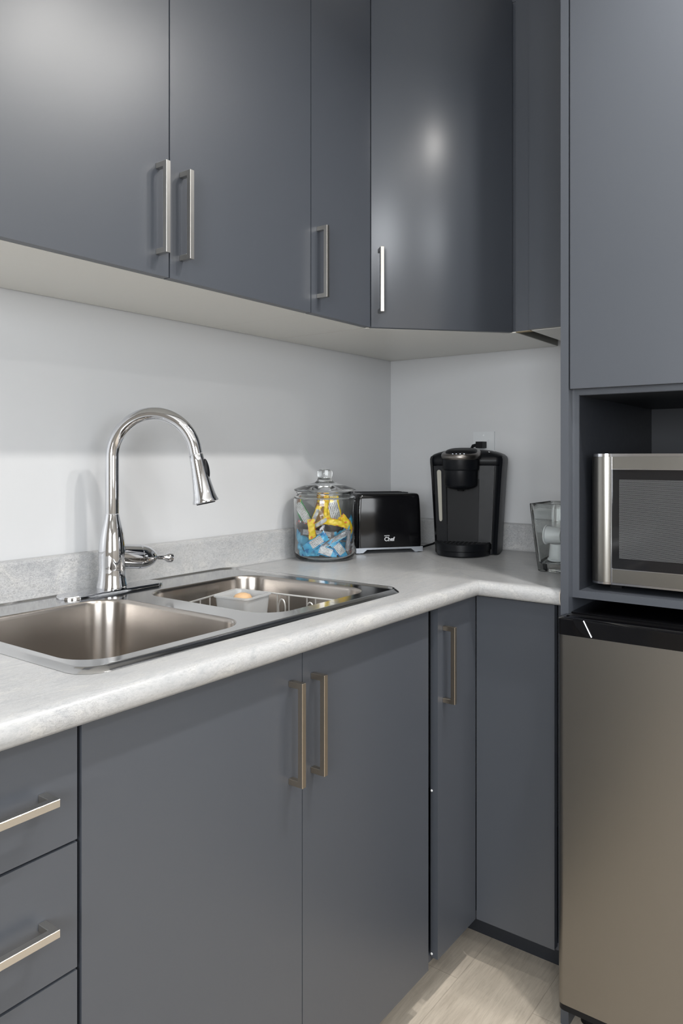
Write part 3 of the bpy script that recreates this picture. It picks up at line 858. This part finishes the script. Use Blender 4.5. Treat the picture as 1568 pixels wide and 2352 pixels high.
a = [bm.verts.new((-.0775*k_(z) + x*(.62+1.7*(z-.096)), -.0655, z)) for x, z in pl_]
b = [bm.verts.new((-.0775*k_(z) + x*(.62+1.7*(z-.096)), -.0600, z)) for x, z in pl_]
bm.faces.new(a); bm.faces.new(b[::-1])
for i in range(len(a)): bm.faces.new((a[i], b[i], b[(i+1) % len(a)], a[(i+1) % len(a)]))
obj('reservoir_window', bm, M_GREYGREEN, lf)
bm = bmesh.new()
loft(bm, [[(-.0535, -.0570, z), (.0385, -.0570, z), (.0385, -.052, z), (-.0535, -.052, z)] for z in (.03, .22)]); obj('bay_back', bm, M_BLACKM, kg)
HC = (-.0110, -.0780)
bm = bmesh.new(); lathe(bm, [(0, .1905), (.020, .191), (.034, .1945), (.0440, .200), (.0470, .204), (.0485, .2455), (.0510, .2475), (.0520, .2505), (.0535, .277), (.0, .277)], 48, c=(HC[0], HC[1], 0))
hd = obj('brew_head', bm, M_BLACK, kg, smooth=True)
bm = bmesh.new(); lathe(bm, [(0, .186), (.009, .1865), (.012, .192), (0, .192)], 24, c=(HC[0], HC[1], 0)); obj('spout', bm, M_BLACKM, hd, smooth=True)
bm = bmesh.new()   # metal collar sweeping back and up along the lid
rings = []
for zf, zb, r_ in ((.2765, .2900, .0535), (.2795, .2950, .0562), (.2860, .3020, .0566), (.2905, .3075, .0548), (.2930, .3100, .0500), (.2925, .3090, .0440)):
    ring = []
    for i in range(56):
        a_ = 2*PI*i/56
        sy = math.sin(a_); cx_ = math.cos(a_)
        yy = HC[1] + (r_*sy if sy < 0 else r_*sy*1.9)
        t_ = min(1, max(0, (yy-(HC[1]-.05))/.13)); t_ = t_*t_*(3-2*t_)
        ring.append((HC[0] + r_*cx_, yy, zf + (zb-zf)*t_))
    rings.append(ring)
loft(bm, rings); obj('lid_collar', bm, M_LIDRING, kg, smooth=True)
bm = bmesh.new()
rings = []
for dz, k2 in ((.0, .0455), (.0045, .0450), (.0085, .0425), (.0115, .036), (.0130, .022)):
    ring = []
    for i in range(56):
        a_ = 2*PI*i/56
        sy = math.sin(a_); cx_ = math.cos(a_)
        yy = HC[1] + .006 + (k2*sy if sy < 0 else k2*sy*1.8)
        t_ = min(1, max(0, (yy-(HC[1]-.05))/.13)); t_ = t_*t_*(3-2*t_)
        ring.append((HC[0] + k2*cx_, yy, .2915 + dz*(1-.55*t_) + .0160*t_))
    rings.append(ring)
loft(bm, rings); obj('lid', bm, M_BLACKM, kg, smooth=True)
for i in range(9):     # small raised marks along the front of the collar
    bm = bmesh.new(); a_ = math.radians(244 + i*6.5)
    bx(bm, -.0016, .0016, -.0005, .0009, -.0010, .0012, M=Matrix.Translation((HC[0]+.0487*math.cos(a_), HC[1]+.0487*math.sin(a_), .2934)))
    obj('collar_mark', bm, M_SILVERPL if i % 2 else M_BLACKM, kg)
bm = bmesh.new()   # drip tray : D shape
DX = -.0075
def dsh(k2, z):
    out = []
    for i in range(36):
        a_ = PI + PI*i/35
        out.append((DX + k2*.0805*math.cos(a_), -.050 + k2*.098*math.sin(a_), z))
    out += [(DX + k2*.0805, -.03, z), (DX - k2*.0805, -.03, z)]
    return out
loft(bm, [dsh(.93, .001), dsh(.965, .004), dsh(.97, .016), dsh(1.0, .018), dsh(1.005, .036), dsh(.98, .0385), dsh(.93, .0385), dsh(.90, .035)])
dt = obj('drip_tray', bm, M_BLACK, kg, smooth=True)
bm = bmesh.new()
for i in range(-5, 6):
    xw = i*.0125; yl = math.sqrt(max(0, 1-(xw/.071)**2))*.080
    bx(bm, DX+xw-.0035, DX+xw+.0035, -.052-yl, -.058, .0352, .0378)
for j in range(5):
    yw = -.066-j*.0155; xl = math.sqrt(max(0, 1-((yw+.052)/.084)**2))*.071
    bx(bm, DX-xl, DX+xl, yw-.0028, yw+.0028, .0354, .0374)
obj('tray_grille', bm, M_BLACK, dt)
for i in range(4):
    bm = bmesh.new(); lathe(bm, [(0, 0), (.0024, 0), (.0022, .0010), (0, .0013)], 14, M=Matrix.Translation((.0660+.0030*i, -.044+.015*i, .2990+.0011*i)) @ Matrix.Rotation(.3, 4, 'Y') @ Matrix.Rotation(.3-.1*i, 4, 'X'))
    obj('button', bm, M_WHITEPL, kg, smooth=True)

# ------------------------------------------------------------------ outlet, plug and cords
ot = thing('wall_outlet', 'white rectangular outlet plate on the right wall above the coffee maker', 'outlet', (0, -.3506, 1.223))
box('plate', (-.0045, .0, -.036, .036, -.058, .058), M_PLATE, ot, .0015)
ins = box('insert', (-.0062, -.0040, -.0165, .0165, -.0335, .0335), M_PLATE, ot, .0006, 1)
for z in (-.047, .047):
    bm = bmesh.new(); lathe(bm, [(0, 0), (.003, 0), (.0028, .001), (0, .0012)], 12, M=Matrix.Translation((-.0045, 0, z)) @ Matrix.Rotation(-PI/2, 4, 'Y')); obj('screw', bm, M_WHITEPL, ot, smooth=True)
pc = thing('power_cord', 'black plug and cord of the coffee maker in the wall outlet', 'cord', (-.007, -.351, 1.240))
bm = bmesh.new()
bx(bm, -.030, 0, -.011, .012, -.010, .010)
obj('plug', bm, M_BLACKM, pc, bevel=.003)
bm = bmesh.new()
pts = [(-.024, .008, 0), (-.028, .022, -.003), (-.026, .030, -.014), (-.022, .032, -.035), (-.017, .030, -.08), (-.015, .02, -.16), (-.018, .01, -.22), (-.030, .005, -.27)]
tube(bm, pts, [.0055, .005, .004, .0033, .0033, .0033, .0033, .0033], 10)
obj('cable', bm, M_BLACKM, pc, smooth=True)
tc = bmesh.new()
tube(tc, [(-.1665, -.2000, ZC+.013), (-.130, -.205, ZC+.004), (-.085, -.215, ZC+.010), (-.050, -.232, ZC+.030), (-.032, -.25, ZC+.040), (-.028, -.29, ZC+.05)], .0032, 10)
setp(obj('appliance_cord', tc, M_BLACKM, None, smooth=True), 'black cord running from the toaster behind the coffee maker', 'cord')

# ------------------------------------------------------------------ glass vase with cups
vs = thing('glass_vase', 'square tapered thick glass vase holding white cups beside the tall unit', 'vase', (-.325, -.734, ZC))
def sq(h, z, n=4, r=.006):
    p_ = rrect(-h, h, -h, h, r, n)
    return [(x, y, z) for x, y in p_]
# rotated so that one side faces the camera's left
VR = math.radians(0)
bm = bmesh.new()
loft(bm, [sq(.0520, .0008), sq(.0550, .003), sq(.0570, .02), sq(.0690, .150), sq(.0705, .168), sq(.0698, .1698), sq(.0660, .1698), sq(.0650, .168), sq(.0640, .150), sq(.0525, .026, r=.008), sq(.0490, .0205, r=.010), sq(.040, .0195, r=.012)])
obj('vase_body', bm, M_GLASSV, vs, smooth=True)
def cup(name, M, label):
    bm = bmesh.new()
    lathe(bm, [(0, 0), (.0180, 0), (.0190, .0015), (.0228, .038), (.0255, .0385), (.0258, .0415), (.0245, .0425), (0, .0425)], 32)
    o = obj(name, bm, M_WHITEPL, None, smooth=True)
    o.matrix_world = M
    return setp(o, label, 'coffee pod', 'white coffee pods in the glass vase')
VZ = ZC+.0200
cup('coffee_pod', Matrix.Translation((-.330, -.713, VZ+.0428)) @ Matrix.Rotation(PI, 4, 'X'), 'white coffee pod standing upside down in the glass vase, nearest the coffee maker')
cup('coffee_pod', Matrix.Translation((-.330, -.766, VZ+.0428)) @ Matrix.Rotation(PI, 4, 'X'), 'white coffee pod standing upside down in the glass vase, nearest the tall unit')
cup('coffee_pod', Matrix.Translation((-.334, -.7260, VZ+.0655)) @ Matrix.Rotation(math.radians(-90), 4, 'X') @ Matrix.Rotation(0, 4, 'Z'), 'white coffee pod lying on its side on top of the others in the glass vase')

# ------------------------------------------------------------------ tall unit
tl = thing('tall_cabinet', 'tall dark grey unit at the right with microwave niche and fridge bay', 'cabinet', (-.3, -1.11, 0))
YT0, YT1 = -.8246, -1.4050
pbox('side_panel', tl, (XT, -.002, -.8416, YT0, 0, ZCEIL-.002), M_CAB, .0006, seg=1)
pbox('side_panel', tl, (XT, -.002, YT1, -1.388, 0, ZCEIL-.002), M_CAB, .0006, seg=1)
bm = bmesh.new()
for d in ((-.590, -.004, -.8562, -.8418, .903, ZTOP), (-.590, -.004, -1.3878, -1.3735, .903, ZTOP), (-.590, -.004, -1.3735, -.8562, .903, .9190), (-.590, -.004, -1.3735, -.8562, 1.3328, 1.3500),
          (-.012, -.004, -1.3725, -.8572, .919, ZTOP), (-.590, -.012, -1.3725, -.8572, ZTOP-.018, ZTOP)):
    bx(bm, *rel(tl, d))
obj('carcass', bm, M_CAB, tl, bevel=.0006, seg=1)
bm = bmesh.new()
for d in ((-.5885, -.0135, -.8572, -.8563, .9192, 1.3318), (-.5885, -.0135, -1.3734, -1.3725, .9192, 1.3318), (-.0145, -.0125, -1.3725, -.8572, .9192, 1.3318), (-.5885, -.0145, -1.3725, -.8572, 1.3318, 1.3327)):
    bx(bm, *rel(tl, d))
obj('niche_shade_skin', bm, M_SHADE_KICK, tl)  # thin sheets that put the niche's shade into the colour
pbox('door', tl, (XT+.0005, XT+.0195, -1.3865, -.8447, 1.3450, ZTOP), M_CAB, .0008, seg=1)
pbox('top_filler', tl, (XT+.0005, XT+.0195, -1.3865, -.8440, ZTOP+.003, ZCEIL-.002), M_CAB)

# ------------------------------------------------------------------ microwave
mw = thing('microwave', 'stainless steel microwave oven in the niche of the tall unit', 'microwave', (-.37, -1.10, .9190))
l = mw.location
MX = -.560   # door face
pbox('housing', mw, (-.525, -.18, -1.3180, -.8755, .930, 1.203), M_BLACKM, .004)
for x in (-.50, -.22):
    for y in (-.91, -1.28):
        pbox('foot', mw, (x-.012, x+.012, y-.012, y+.012, .9190, .9305), M_BLACKM)
dr = pbox('door', mw, (MX+.004, -.526, -1.2100, -.8735, .9335, 1.2065), M_BLACKM, .003)
# rounded brushed grip column on the left
bm = bmesh.new()
y0_, y1_ = -.8715, -.9160
pl_ = []
for i in range(25):
    s = (i/24)**1.5; y_ = y0_ + (y1_-y0_)*s
    x_ = MX + .0125 - .0215*math.sqrt(max(0, 1-(1-min(1, s/.62))**2)) + .0055*(max(0, s-.62)/.38)**2
    pl_.append((x_, y_))
poly_ = pl_ + [(-.540, y1_), (-.540, y0_)]
prism(bm, [(x-l.x, y-l.y) for x, y in poly_], .9385-l.z, 1.2020-l.z)
obj('door_grip', bm, M_MWSTEEL, dr, smooth=True)
for z0, z1 in ((1.2022, 1.2085), (.9340, .9383)):
    bm = bmesh.new()
    prism(bm, [(x-l.x-.0008, y-l.y) for x, y in poly_], z0-l.z, z1-l.z)
    obj('grip_cap', bm, M_MWTRIM, dr, smooth=True, bevel=.0008)
# face panels
pbox('top_rail', mw, (MX-.006, MX+.004, -1.210, -.9178, 1.1768, 1.2022), M_MWSTEEL, .0005, parent=dr, seg=1)
pbox('bottom_rail', mw, (MX-.006, MX+.004, -1.210, -.9178, .9385, .9665), M_MWSTEEL, .0005, parent=dr, seg=1)
pbox('top_trim', mw, (MX-.0065, MX+.004, -1.210, -.9165, 1.2024, 1.2085), M_MWTRIM, .001, parent=dr)
pbox('bottom_trim', mw, (MX-.0065, MX+.004, -1.210, -.9165, .9340, .9383), M_MWTRIM, .001, parent=dr)
bm = bmesh.new()
for d in ((MX-.0068, MX, -1.210, -.9170, 1.1752, 1.1768), (MX-.0068, MX, -1.210, -.9170, .9665, .9681), (MX-.0072, MX, -.9178, -.9160, .9383, 1.2024)):
    bx(bm, *rel(mw, d))
obj('bright_bead', bm, M_MWTRIM, dr)
pbox('window_glass', mw, (MX-.0045, MX+.003, -1.208, -.9178, .9681, 1.1752), M_OVENGLASS, parent=dr)
sc = pbox('window_screen', mw, (MX-.0050, MX-.0040, -1.190, -.9320, .9900, 1.1545), M_MESH, parent=dr)
pbox('control_panel', mw, (MX-.004, -.526, -1.3180, -1.2115, .9340, 1.2080), M_BLACKGLOSS, .002)

# ------------------------------------------------------------------ fridge
fr = thing('mini_fridge', 'stainless steel compact fridge with black top, under the microwave niche', 'fridge', (-.35, -1.085, 0))
l = fr.location
pbox('cabinet_body', fr, (-.600, -.05, -1.3200, -.8460, .035, .862), M_BLACKM, .006)
for x in (-.57, -.09):
    for y in (-.87, -1.29):
        bm = bmesh.new(); lathe(bm, [(0, 0), (.016, 0), (.016, .036), (0, .036)], 20, c=(x-l.x, y-l.y, 0)); obj('foot', bm, M_BLACKM, fr)
FXD = -.660
def fprof(x0, x1, y0, y1, r=.014, bul=.0, n=6):
    # front corners rounded only
    p_ = [(x1, y1)]
    for i in range(n+1):
        a_ = PI/2 + (PI/2)*i/n
        p_.append((x0+r + r*math.cos(a_), y1-r + r*math.sin(a_)))
    for i in range(n+1):
        a_ = PI + (PI/2)*i/n
        p_.append((x0+r + r*math.cos(a_), y0+r + r*math.sin(a_)))
    p_.append((x1, y0))
    return p_
bm = bmesh.new(); prism(bm, [(x-l.x, y-l.y) for x, y in fprof(FXD, -.605, -1.332, -.8345)], .079, .8375)
fd = obj('door', bm, M_FRIDGE, fr, smooth=True)
bm = bmesh.new(); prism(bm, [(x-l.x, y-l.y) for x, y in fprof(FXD+.001, -.603, -1.331, -.8355)], .066, .079)
obj('lower_door_trim', bm, M_BLACK, fd, smooth=True)
# black top cap of the door with scooped pulls
bm = bmesh.new()
capp = [(x-l.x, y-l.y) for x, y in fprof(FXD-.001, -.603, -1.333, -.8335)]
capi = [(x-l.x, y-l.y) for x, y in fprof(FXD+.002, -.606, -1.330, -.8365)]
capj = [(x-l.x, y-l.y) for x, y in fprof(FXD+.012, -.612, -1.320, -.8465, .01)]
loft(bm, [ringz(capp, .8375), ringz(capp, .8690), ringz(capi, .8715), ringz(capj, .8725), ringz(capj, .8705)])
cp = obj('top_cap', bm, M_BLACKGLOSS, fd, smooth=True)
# raised glossy wedge of the grip recess
bm = bmesh.new()
X0 = FXD-.0012-l.x
pts = [(-.868, .8715), (-.8745, .8585), (-.884, .8480), (-.8935, .8425), (-.9060, .8400), (-.8900, .8715)]
a = [bm.verts.new((X0-.0015, y-l.y, z)) for y, z in pts]
b = [bm.verts.new((X0+.006, y-l.y, z)) for y, z in pts]
bm.faces.new(a); bm.faces.new(b[::-1])
for i in range(len(a)): bm.faces.new((a[i], b[i], b[(i+1) % len(a)], a[(i+1) % len(a)]))
obj('grip_recess', bm, M_BLACKGLOSS, cp, bevel=.0009)
bm = bmesh.new(); tube(bm, [(X0-.0012, -.8905-l.y, .8712), (X0-.0012, -.9065-l.y, .8402)], .0016, 8)
obj('grip_bead', bm, M_MWTRIM, cp, smooth=True)
pbox('worktop_lid', fr, (-.600, -.05, -1.322, -.8440, .8625, .874), M_BLACKGLOSS, .004)

# ------------------------------------------------------------------ ceiling lights
def lamp(x, y, power, label, col=(1, .965, .92), r=.034):
    tg = thing('ceiling_light', label, 'light', (x, y, ZCEIL), 0, 'round recessed ceiling lights')
    bm = bmesh.new(); lathe(bm, [(.036, -.001), (.036, -.004), (.046, -.006), (.048, -.001)], 40, cap=False); obj('trim_ring', bm, M_CEIL, tg, smooth=True)
    bm = bmesh.new(); lathe(bm, [(0, -.003), (.036, -.003), (.036, -.001), (0, -.001)], 40); obj('diffuser', bm, M_LAMP, tg)
    d = bpy.data.lights.new('downlight', 'AREA'); d.shape = 'DISK'; d.size = r*2; d.energy = power; d.color = col; d.spread = math.radians(150)
    o = bpy.data.objects.new('downlight', d); COL.objects.link(o); o.parent = tg; o.location = (0, 0, -.008)
lamp(-.95, -1.29, 10.5, 'round recessed ceiling light second nearest the tall unit')
lamp(-.662, -1.30, 7, 'round recessed ceiling light right beside the tall unit')
lamp(-1.50, -1.30, 3.5, 'round recessed ceiling light in front of the sink')
lamp(-2.45, -1.30, 2.8, 'added unseen ceiling light for fill, furthest left along the worktop')  # added behind the camera for fill, like the two below
lamp(-.95, -2.60, 9, 'added unseen ceiling light for fill, furthest from the sink, tall unit side')
lamp(-2.20, -2.60, 9, 'added unseen ceiling light for fill, furthest from the sink, left side')

# fill light: added panel and area lamp on the wall behind the camera
fill_p = box('fill_panel_1', (-2.9, -1.5, YF-.01, YF+.004, 1.0, 2.1), M_WHITEPL); setp(fill_p, kind='structure')
d = bpy.data.lights.new('fill_light', 'AREA'); d.shape = 'RECTANGLE'; d.size = 1.3; d.size_y = 1.0; d.energy = 20; d.color = (.93, .965, 1.0)
o = bpy.data.objects.new('fill_light', d); COL.objects.link(o); o.location = (-2.2, YF+.012, 1.55); o.rotation_euler = (PI/2, 0, 0)

fill_p = box('fill_panel_2', (XL-.004, XL+.01, -2.6, -1.2, .9, 2.1), M_WHITEPL); setp(fill_p, kind='structure')  # second added panel with area lamp, on the left wall, for fill
d = bpy.data.lights.new('fill_light', 'AREA'); d.shape = 'RECTANGLE'; d.size = 1.3; d.size_y = 1.1; d.energy = 58; d.color = (.93, .965, 1.0)
o = bpy.data.objects.new('fill_light', d); COL.objects.link(o); o.location = (XL+.014, -1.9, 1.5); o.rotation_euler = (PI/2, 0, -PI/2)
w = bpy.data.worlds.new('world'); SC.world = w; w.use_nodes = True
w.node_tree.nodes['Background'].inputs[0].default_value = (.5, .55, .6, 1); w.node_tree.nodes['Background'].inputs[1].default_value = .3

# ------------------------------------------------------------------ camera
cam = bpy.data.cameras.new('camera'); co = bpy.data.objects.new('camera', cam); COL.objects.link(co)
cam.sensor_fit = 'VERTICAL'; cam.sensor_height = 36.0; cam.lens = 1719.2/2352*36.0
cam.shift_y = -(1176-1050.3)/2352
cam.clip_start = .02
co.location = CAMP
co.rotation_euler = (PI/2, 0, math.radians(36.702-90))
SC.camera = co
SC.view_settings.view_transform = 'Standard'; SC.view_settings.look = 'None'
SC.view_settings.gamma = 1; SC.view_settings.use_curve_mapping = False
SC.view_settings.exposure = 0.17
